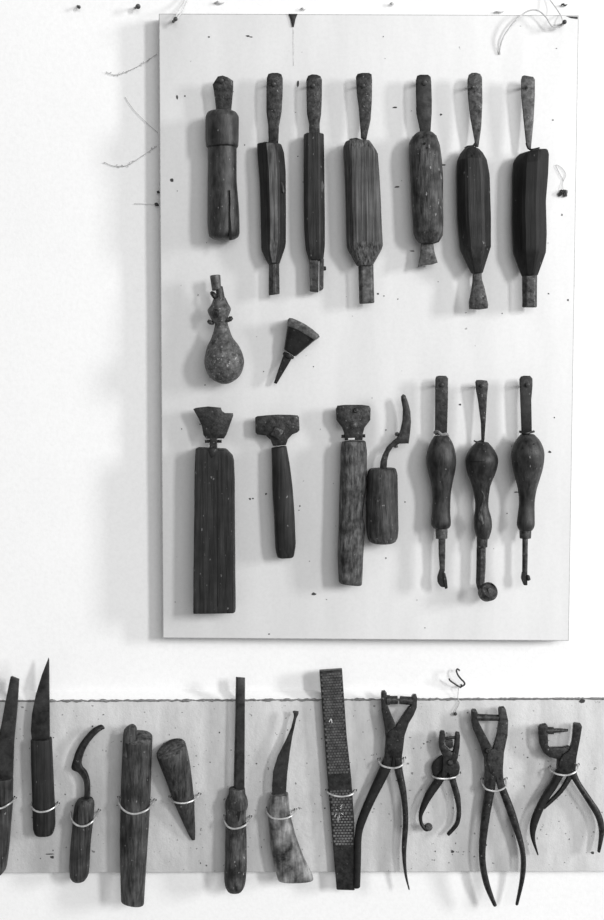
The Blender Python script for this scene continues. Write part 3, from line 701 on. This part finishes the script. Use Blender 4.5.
build('claw', join(loft([(522, 572), (521, 578), (523.6, 585)], [(526.4, 572), (527, 579), (527, 585)], PANEL + 17, thick=6, sec=sec_box(.1), rt=.6, rb=.8, n=6, amp=.4), loft([(525.4, 574), (526, 581)], [(529.6, 575.4), (530.8, 580)], PANEL + 19, thick=5, sec=sec_round(12), rt=1, rb=1.2, n=5, amp=.3)), M['iron_black'], t)
hang_nail(527.6, 385, PANEL + 18, 'the pitted bulb handle with a clawed rod', 1.2, 2.2)

# ------------------------------------------------------------------ lower row: knives, stakes, rasp, pliers
P0 = PLANK
def wire_loop(pts, front, label):
    """bright wire from hole to hole round the front of a tool; pts are (px, py, share of the front height)"""
    path = [(x, y, P0 + (front - P0) * k) for x, y, k in pts]
    tag(build('wire_loop', tube(path, .95, 8), M['wire']), label, 'wire', 'bright wires that hold the tools to the plank')

# cut-off knife at the frame edge
t = thing('long_knife', 'broad dark knife blade with squared tip over a brown grip', 'knife', 0, 875, P0)
build('blade', plate([(10.7, 676.6), (12, 676), (19.2, 679), (17.6, 705), (14.2, 742), (12.8, 782), (-8, 782), (-7, 762), (-3, 742), (1.4, 725), (5.6, 702)], P0 + 9, P0 + 12, .5), M['steel'], t)
build('handle', loft([(-11, 779), (-12, 810), (-15, 850), (-14, 868), (-10, 875)], [(12.7, 777.5), (12.2, 808), (8.8, 848), (6, 869), (1, 875)], P0 + 10.5, thick=[(0, 18), (.8, 20), (1, 15)], sec=sec_round(20, 3), rt=1, rb=1.8, n=26, amp=.35), M['w_brown'], t)
wire_loop([(-13, 797, 0), (-13, 803, .5), (-8, 808.5, 1), (2, 808, 1), (9, 804, .95), (13, 801, .6), (15.6, 797, 0)], P0 + 22.5, 'bright wire around the grip of the broad squared-tip knife')

# pointed knife
t = thing('pointed_knife', 'sharp pointed dark knife with a plain rounded black grip', 'knife', 44, 838, P0)
build('blade', plate([(48.6, 657.6), (49.2, 660), (49.4, 690), (49.9, 742), (32.4, 742), (30.9, 731), (32, 714), (36, 694), (42.2, 674)], P0 + 9, P0 + 11.5, .4), M['steel'], t)
build('handle', loft([(31, 739), (31.6, 770), (32.6, 805), (33.2, 828), (35.4, 835)], [(51.4, 738), (53, 770), (54.6, 805), (55.2, 826), (53, 834.6)], P0 + 10, thick=18, sec=sec_round(20, 2.8), rt=.8, rb=3, n=24, amp=.25), M['w_dark'], t)
wire_loop([(31.4, 803, 0), (31.6, 806.4, .6), (34, 810, .95), (40, 812, 1), (48, 810.8, 1), (54, 807.6, .85), (57.4, 805, .5), (58.5, 802.6, 0)], P0 + 20.6, 'bright wire around the grip of the pointed knife')

# hooked knife
t = thing('hook_knife', 'sickle-curved hook blade on a short worn wooden grip', 'knife', 80, 882, P0)
build('blade', loft([(104.6, 727.6), (101.6, 724.6), (96, 726.6), (90.5, 730.6), (84, 738), (79.2, 744.8), (75.4, 752.6), (73.4, 759), (71.2, 769), (77.6, 772.6), (82.4, 779), (84, 787), (83.7, 803)],
                    [(104.4, 729), (103.2, 729.4), (98.6, 732.4), (93.6, 737.4), (88.4, 744), (85, 750.4), (82.6, 757), (81.6, 763), (83, 767), (86.6, 771), (89.4, 779), (90.2, 787), (90, 803)], P0 + 11, thick=[(0, 1.5), (.1, 3.5), (.6, 4), (1, 6)], sec=sec_facet(-.3, .8, -.2, .8), rt=.3, rb=.3, n=44, mode='arc', smooth=True, amp=.15), M['iron'], t, angle=15)
build('handle', loft([(78, 799), (75, 804), (73, 816), (72, 828), (70.2, 848), (69.2, 868), (69.8, 878), (74, 882)], [(92.4, 797.6), (94.8, 803), (93.6, 816), (92.4, 826), (90.6, 844), (89.6, 864), (88.6, 875), (84.6, 881.4)], P0 + 10.5, ratio=.98, sec=sec_round(20, 2.2), rt=1.4, rb=2, n=26, amp=.5), M['w_brown'], t)
wire_loop([(71, 812, 0), (70.8, 817, .5), (73.4, 822.4, .9), (79, 826, 1), (85.6, 825.8, 1), (92.4, 821.6, .9), (97, 815, .4), (99.5, 809.7, 0)], P0 + 21.4, 'bright wire around the grip of the hook knife')

# long rounded stake
t = thing('wooden_stake', 'long plain round stick with a lipped notch at its top', 'stick', 133, 906, P0)
b = build('shaft', loft([(123, 737), (122.2, 752), (120.8, 790), (120.2, 830), (120, 865), (121.2, 901)], [(152.4, 737), (151.6, 765), (151, 790), (148.8, 828), (145.4, 880), (143.8, 905)], P0 + 13, ratio=.9, sec=sec_round(24, 2.2), rt=1.6, rb=1.2, n=30, amp=.4, freq=50, skew=4), M['w_mid'], t, cap=M['w_grey'])
build('notch_lip', loft([(127.4, 725.6), (123.6, 730), (122.6, 742), (122.6, 756)], [(134.4, 724.2), (137, 728), (136, 740), (131, 756)], [(0, P0 + 14), (1, P0 + 18)], thick=[(0, 12), (1, 14)], sec=sec_round(16, 2.4), rt=2.4, rb=1, n=14, amp=.3), M['w_mid'], b)
wire_loop([(118.9, 797, 0), (118.9, 802, .5), (121.6, 808, .85), (128, 812.8, 1), (136, 813.8, 1), (146, 810.4, .95), (151.6, 805, .6), (155.2, 799.5, 0)], P0 + 27.6, 'bright wire around the long round stick')

# conical plug
t = thing('conical_peg', 'short conical wooden peg leaning, thick end up', 'peg', 194, 842, P0)
build('cone', loft([(155.8, 753), (157.8, 758.6), (165, 777.6), (175, 805), (188.2, 834), (192, 840.4)], [(185.2, 743), (187.6, 752), (190.2, 765), (194.6, 802), (195.2, 830), (195, 840)], [(0, P0 + 14.5), (1, P0 + 3)], ratio=.92, sec=sec_round(26), rt=2.6, rb=.8, n=26, amp=.35, skew=6), M['w_mid'], t, cap=M['w_grey'])
wire_loop([(170, 796.5, 0), (171, 799.6, .6), (175.4, 802.4, .95), (184, 803.2, 1), (192, 801, .9), (197, 797.6, .5), (199.8, 793.5, 0)], P0 + 18.6, 'bright wire around the conical peg')

# chisel
t = thing('wood_chisel', 'straight narrow chisel blade in a knobbly ringed wooden handle', 'chisel', 236, 893, P0)
build('blade', loft([(235.8, 677), (235.2, 714), (233.3, 794)], [(245, 677.8), (244.8, 714), (244.4, 794)], P0 + 11, thick=[(0, 3), (.15, 6), (1, 7)], sec=chaikin([(-1, -1), (1, -1), (1, 1), (-.55, 1), (-1, 0)], .05), rt=.4, rb=.3, n=12, amp=.15), M['steel'], t)
b = build('handle', loft([(228.8, 788), (228.4, 794), (225.4, 801), (225.2, 807), (226.2, 814), (225.4, 830), (225, 852), (224.5, 875), (225.4, 886), (228.6, 892.4)], [(244.8, 788), (245, 794), (247.4, 800), (247.7, 806), (245.8, 814), (246.6, 832), (246.9, 852), (246.2, 875), (245, 885), (240.6, 892.4)], P0 + 11.5, ratio=.97, sec=sec_round(22, 2.2), rt=1.2, rb=2, n=34, smooth=True, amp=.6, freq=100), M['w_mottle'], t)
build('crack', plate([(236.4, 802), (237.2, 807), (239.4, 812), (241, 810), (240.2, 815), (239.2, 821), (238.2, 815)], P0 + 17, P0 + 21.9, .2), M['hole'], b)
wire_loop([(225, 815.5, 0), (224.4, 820, .5), (226.6, 825.4, .9), (232, 828.6, 1), (239, 828, 1), (245.4, 825, .9), (249, 820.6, .5), (250.6, 816, 0)], P0 + 23, 'bright wire around the knobbly chisel handle')

# horn-handled knife
t = thing('horn_knife', 'slender curved knife blade in a pale mottled flaring horn grip', 'knife', 293, 882, P0)
build('blade', plate([(292.6, 711.4), (294, 710.8), (298.6, 711.4), (298.6, 713.6), (296.4, 718), (294.6, 726), (292.4, 736), (289.8, 752.5), (287.2, 774), (285.8, 798), (272.2, 798), (272, 785), (273, 771.5), (277.5, 756.5), (285.6, 740.4), (291, 728), (293.8, 717), (293.6, 713.6)], P0 + 9, P0 + 12, .5), M['steel'], t)
build('handle', loft([(270.4, 794.4), (267.6, 810), (269.4, 829), (270.8, 848), (274.6, 868), (278, 881)], [(288.2, 793), (289.8, 812), (295.4, 834), (303.4, 856), (312.4, 875), (313.6, 880.2)], P0 + 10.5, thick=[(0, 17), (.3, 19), (1, 17)], sec=sec_round(22, 2.4), rt=1, rb=2, n=30, amp=.6, freq=60), M['horn'], t)
wire_loop([(267.6, 807.5, 0), (266.8, 811.6, .5), (270.6, 817, .9), (277, 818.8, 1), (285, 818.4, 1), (292, 815.6, .85), (295, 812.4, .4), (295.6, 809, 0)], P0 + 21.4, 'bright wire around the mottled horn grip')

# rasp
t = thing('flat_rasp', 'long flat steel rasp with rows of raised teeth, wired upright', 'rasp', 345, 890, P0)
RL = [(319.3, 670.4), (327.4, 777), (330.8, 819.6), (336.6, 888.4)]
RR = [(342, 668.8), (346.6, 735), (351.2, 777), (354.2, 820), (354.6, 889)]
D_R = P0 + 5.5
build('bar', loft(RL, RR, D_R, thick=8, sec=sec_box(.05), rt=.3, rb=.8, n=20, amp=.1), M['iron'], t)
def teeth(t0, t1, dt, nx, hgt):
    v = []; f = []; k = 0; tt = t0
    while tt < t1:
        pl = side_at(RL, (330, 669), (.1, .995), 'axis', tt); pr = side_at(RR, (330, 669), (.1, .995), 'axis', tt)
        for i in range(nx):
            a = (i + .75 + (.5 if k % 2 else 0)) / (nx + 1)
            x = pl[0] + (pr[0] - pl[0]) * a; y = pl[1] + (pr[1] - pl[1]) * a
            d = D_R + 3.9
            o = len(v)
            v += [W(x - 1.5, y - 1.1, d), W(x + 1.5, y - 1.1, d), W(x + 1.1, y + 1.2, d), W(x - 1.1, y + 1.2, d), W(x - .9, y - .5, d + hgt), W(x + .9, y - .5, d + hgt)]
            f += [(o, o + 1, o + 5, o + 4), (o + 1, o + 2, o + 5), (o + 3, o, o + 4), (o + 2, o + 3, o + 4, o + 5), (o, o + 3, o + 2, o + 1)]
        k += 1; tt += dt
    return v, f
te = build('rasp_teeth', join(teeth(.02, .475, .0125, 7, 1.1), teeth(.555, .66, .0125, 6, .8), teeth(.66, .80, .0125, 6, .3)), M['tooth'], t, angle=20); te['kind'] = 'stuff'
build('white_scuff', join(*[tube([(338 + dx, 812 + dy, D_R + 4.6), (338 + dx * 1.7, 812 + dy * 1.7 + 1, D_R + 4.6)], .35, 5) for dx, dy in ((2, -3), (-2, 2), (1, 3), (3, 1), (-1, -2), (0, 5), (2.5, -5))],
      tube([(329, 722, D_R + 5), (331, 719, D_R + 5), (332, 723, D_R + 5)], .5, 5)), M['cord'], t)
wire_loop([(327, 789.5, 0), (328, 792.6, .7), (333, 795.2, 1), (341, 796.6, 1), (349, 795.4, 1), (353.6, 793, .7), (355.4, 790, 0)], P0 + 11.2, 'bright wire around the flat rasp')

# pliers ------------------------------------------------------------
G_PL = 'punch pliers wired to the plank'
def arm(t, L, R, dc, thick, mat='iron', name='handle', n=34, sec=None, rb=1.0):
    return build(name, loft(L, R, dc, thick=thick, sec=sec or sec_round(16, 2.4), rt=.6, rb=rb, n=n, mode='arc', smooth=True, amp=.2), M[mat], t)

t = thing('punch_pliers', 'tall punch pliers with short stubby dies and one handle against the rasp', 'pliers', 390, 888, P0, G_PL)
arm(t, [(386, 752), (379, 768.7), (367.6, 794), (358.4, 816.8), (355, 832), (353.8, 855), (353.8, 888)], [(396, 756), (389, 774), (376.4, 798), (367, 819), (362.2, 834), (361.2, 856), (360.2, 887)], P0 + 9, [(0, 9), (1, 8)], 'iron_black')
arm(t, [(391, 756), (394.7, 771.5), (400.8, 797), (402.8, 819.6), (401.6, 848), (403.8, 872), (408.6, 889.8)], [(402, 756), (402.6, 769), (406.4, 791), (408.4, 819.6), (406.4, 852), (407, 873), (410, 889.6)], P0 + 9, [(0, 9), (.7, 7), (1, 4)], 'iron')
j = build('jaw', plate([(381, 693.4), (381.6, 691), (384.6, 690.4), (386.6, 692.6), (387.2, 704.6), (395.6, 724.8), (400, 736), (401.8, 757), (401.6, 768), (396.4, 768), (393.8, 752), (391, 768), (382, 768), (384.4, 757), (385.6, 738), (384.6, 727), (381.4, 710)], P0 + 7, P0 + 14, 1.0), M['iron'], t)
j2 = build('jaw', plate([(411.6, 696), (413, 694.2), (416.2, 694.4), (417, 697), (416.6, 707), (413.6, 714.4), (408.6, 722.6), (404.4, 735), (403, 748), (401.6, 757), (390, 757), (386, 742), (388, 731), (395.6, 725.6), (402, 716), (408.6, 706.6), (411.4, 704)], P0 + 8, P0 + 15, 1.0), M['iron'], t)
build('die', tube([(386.5, 700, P0 + 11), (389.8, 700, P0 + 11), (390, 700, P0 + 11), (397.6, 699.8, P0 + 11)], [(0, 5), (.30, 5), (.312, 4.3), (1, 4.1)], 14, smooth=False), M['iron_mid'], j)
build('die', tube([(399.8, 700, P0 + 11), (407, 700.6, P0 + 11), (412.5, 700.8, P0 + 11)], [(0, 4.1), (1, 4.3)], 14, smooth=False), M['iron_mid'], j2)
build('slit', plate([(393.2, 751), (393.8, 751), (395.4, 768), (391.4, 768)], P0 + 10, P0 + 15.3, .2), M['hole'], j)
wire_loop([(379, 758.5, 0), (379.2, 762, .6), (382.4, 765.8, 1), (391, 768, 1), (399, 767, 1), (403.4, 763, .7), (404.5, 757.6, 0)], P0 + 16.2, 'bright wire around the pliers next to the rasp')

t = thing('round_plate_pliers', 'smallest pliers, with a round plate at the joint and curled handle end', 'pliers', 441, 836, P0, G_PL)
arm(t, [(441, 770), (434, 780), (426, 792), (420.4, 806), (418.6, 815), (419.6, 824), (423.6, 830), (427.4, 831.4)], [(448, 774), (440.2, 786), (431, 799), (426, 808), (422.6, 815), (422.6, 821.6), (425.2, 826), (428.4, 828)], P0 + 9, [(0, 8), (1, 6)], 'iron_black')
build('curled_end', tube([(428.4, 827, P0 + 6), (428.4, 827, P0 + 8), (428.4, 827, P0 + 12)], [(0, 3.4), (.3, 4.2), (.8, 4.0), (1, 2.6)], 14, smooth=False), M['iron_mid'], t)
arm(t, [(446, 772), (449.6, 782), (453, 793), (456, 806), (456.4, 815), (454.4, 824), (446.4, 833.4)], [(454.6, 772), (456.6, 782), (460, 795), (461, 807), (460.8, 817), (458, 826), (448.8, 836)], P0 + 9, [(0, 8), (1, 5)], 'iron')
build('round_plate', loft([(440, 755.6), (433, 762), (431.4, 768), (433.4, 775), (438.6, 779.6)], [(450, 755.6), (457, 760), (459.8, 767), (458, 774.6), (452, 779.6)], P0 + 7, thick=5, sec=sec_round(24, 4), rt=.6, rb=.6, n=20, smooth=True, amp=.1), M['iron_black'], t)
j = build('jaw', plate([(439.8, 731.6), (441, 730.4), (444.4, 730.8), (445, 734), (444, 745), (449, 750), (454, 752), (456.8, 756), (455.6, 768), (455, 776), (449.6, 776), (447.8, 772), (444, 777), (441, 777), (442.6, 766), (442.8, 756), (439.2, 748), (438.6, 742)], P0 + 8.5, P0 + 14, .9), M['iron'], t)
j2 = build('jaw', plate([(455.2, 733), (456.4, 731.8), (459.2, 732.4), (459.8, 735), (459.4, 746), (457.6, 757), (455, 764), (450, 760), (453, 750), (454.2, 744)], P0 + 8, P0 + 14.5, .9), M['iron'], t)
build('upper_die', tube([(443.6, 738.6, P0 + 11), (455.4, 737.4, P0 + 11)], 1.6, 8), M['iron'], j)
build('lower_die', plate([(444.8, 741), (452.6, 740), (453, 746.6), (450, 748.4), (446, 745.4)], P0 + 8, P0 + 12, .5), M['iron_mid'], j)
build('rivet', tube([(450.2, 762.4, P0 + 13), (450.2, 762.4, P0 + 15.4), (450.2, 762.4, P0 + 16.4)], [(0, 3.6), (.6, 3.4), (1, 2)], 14, smooth=False), M['iron_mid'], t)
wire_loop([(432, 774.6, 0), (433, 776.4, .6), (437, 778.2, 1), (446, 778.8, 1), (454, 777.6, 1), (458.4, 775.4, .6), (459.6, 772.6, 0)], P0 + 16, 'bright wire around the smallest pliers')

t = thing('punch_pliers', 'heavy long-handled punch pliers with a plain bar across the jaws', 'pliers', 500, 907, P0, G_PL)
arm(t, [(486, 774), (484.8, 790), (480.8, 820), (478.6, 855), (483.4, 884), (493.6, 906.8)], [(496, 774), (494.6, 790), (489.4, 820), (485.4, 855), (489.4, 882), (497, 905.6)], P0 + 9.5, [(0, 10), (.7, 8), (1, 4)], 'iron')
arm(t, [(493, 772), (497, 785), (508.4, 817), (519.6, 850), (520.2, 876), (515.2, 905)], [(503, 772), (505, 785), (516, 814), (524.8, 849), (525.4, 874), (518.2, 905.2)], P0 + 9.5, [(0, 10), (.7, 8), (1, 4)], 'iron')
j = build('jaw', plate([(471.2, 711), (472.6, 709.4), (475.8, 709.4), (477.2, 711.6), (478.2, 721), (492.4, 748), (497, 760), (496.4, 782), (495.4, 779), (494.6, 790), (485, 790), (484.8, 772), (484.2, 759), (480, 745), (473, 729), (471.4, 721)], P0 + 7, P0 + 14, 1.0), M['iron'], t)
j2 = build('jaw', plate([(498.2, 708.4), (499.6, 707), (504, 706.6), (505.4, 708.6), (507.9, 720), (507.2, 735), (503.6, 752), (502.6, 768), (503, 788), (497.6, 788), (495.6, 776), (490, 772), (486, 760), (488, 750), (492.6, 748), (497, 733), (498.8, 719)], P0 + 8, P0 + 15, 1.0), M['iron_mid'], t)
build('cross_bar', tube([(476.6, 717.2, P0 + 11), (499, 717.8, P0 + 11)], [(0, 3.6), (1, 3.2)], 12, smooth=False), M['iron_mid'], j)
build('rivet', tube([(488, 750.6, P0 + 13), (488, 750.6, P0 + 15.8), (488, 750.6, P0 + 16.6)], [(0, 3.4), (.6, 3.2), (1, 2)], 12, smooth=False), M['iron_mid'], t)
wire_loop([(482, 778.6, 0), (482.6, 784, .6), (486, 789, 1), (494, 791.2, 1), (501, 789.8, 1), (506, 786, .7), (506, 778.3, 0)], P0 + 16.4, 'bright wire around the heavy long-handled pliers')

t = thing('punch_pliers', 'C-jawed punch pliers with a thin pin and wide bowed handles', 'pliers', 567, 856, P0, G_PL)
arm(t, [(557, 768), (551, 781), (541, 797), (531, 819), (530.2, 836), (537.4, 855.4)], [(566, 770), (557.4, 786), (546.5, 803), (537.6, 824), (535, 838), (538.6, 854.6)], P0 + 10, [(0, 9), (.7, 7), (1, 4)], 'iron_black')
arm(t, [(566, 768), (571, 778), (585, 800), (595.4, 817.4), (599, 833), (597.2, 852)], [(575, 768), (580, 781), (591, 797.4), (601, 813), (604.6, 830), (600, 852.4)], P0 + 10, [(0, 9), (.7, 7), (1, 5)], 'iron')
build('spring', loft([(568, 775), (558.6, 790.6), (543, 806)], [(572.4, 777), (561.4, 793), (544, 809)], P0 + 10, thick=5, sec=sec_box(.1), rt=.3, rb=.3, n=12, mode='arc', smooth=True, amp=0), M['iron_black'], t)
j = build('jaw', plate([(538.2, 727), (540, 724.6), (545.6, 723.4), (547.2, 725), (547.8, 745), (550, 747.4), (562, 747), (568.6, 745.6), (571, 748), (568, 758), (572, 772), (558, 776), (556.6, 768), (557, 758.4), (549, 756.6), (543, 752), (539.4, 744), (538.4, 735)], P0 + 7, P0 + 14, 1.1), M['iron'], t)
j2 = build('jaw', plate([(573.2, 724), (574.4, 722.6), (580.4, 723.4), (581.6, 726), (579.4, 738), (576, 757), (574.8, 774), (566.4, 773.6), (558.6, 772.6), (559, 760), (562, 754), (568.8, 749.4), (571.6, 742), (572.6, 733)], P0 + 9, P0 + 16, 1.1), M['iron'], t)
build('punch_pin', tube([(546.6, 730.4, P0 + 11), (553.4, 730.6, P0 + 11), (553.5, 730.6, P0 + 11), (560, 730.4, P0 + 11), (568, 730.2, P0 + 11)], [(0, 3.7), (.3185, 3.7), (.3225, 2.4), (.63, 2.2), (1, 1.3)], 12, smooth=False), M['iron_mid'], j)
wire_loop([(549.4, 766.6, 0), (550.6, 770, .6), (556, 773.8, 1), (566, 775.2, 1), (573.6, 773, 1), (577.6, 769, .6), (578, 764.3, 0)], P0 + 17.2, 'bright wire around the C-jawed pliers')
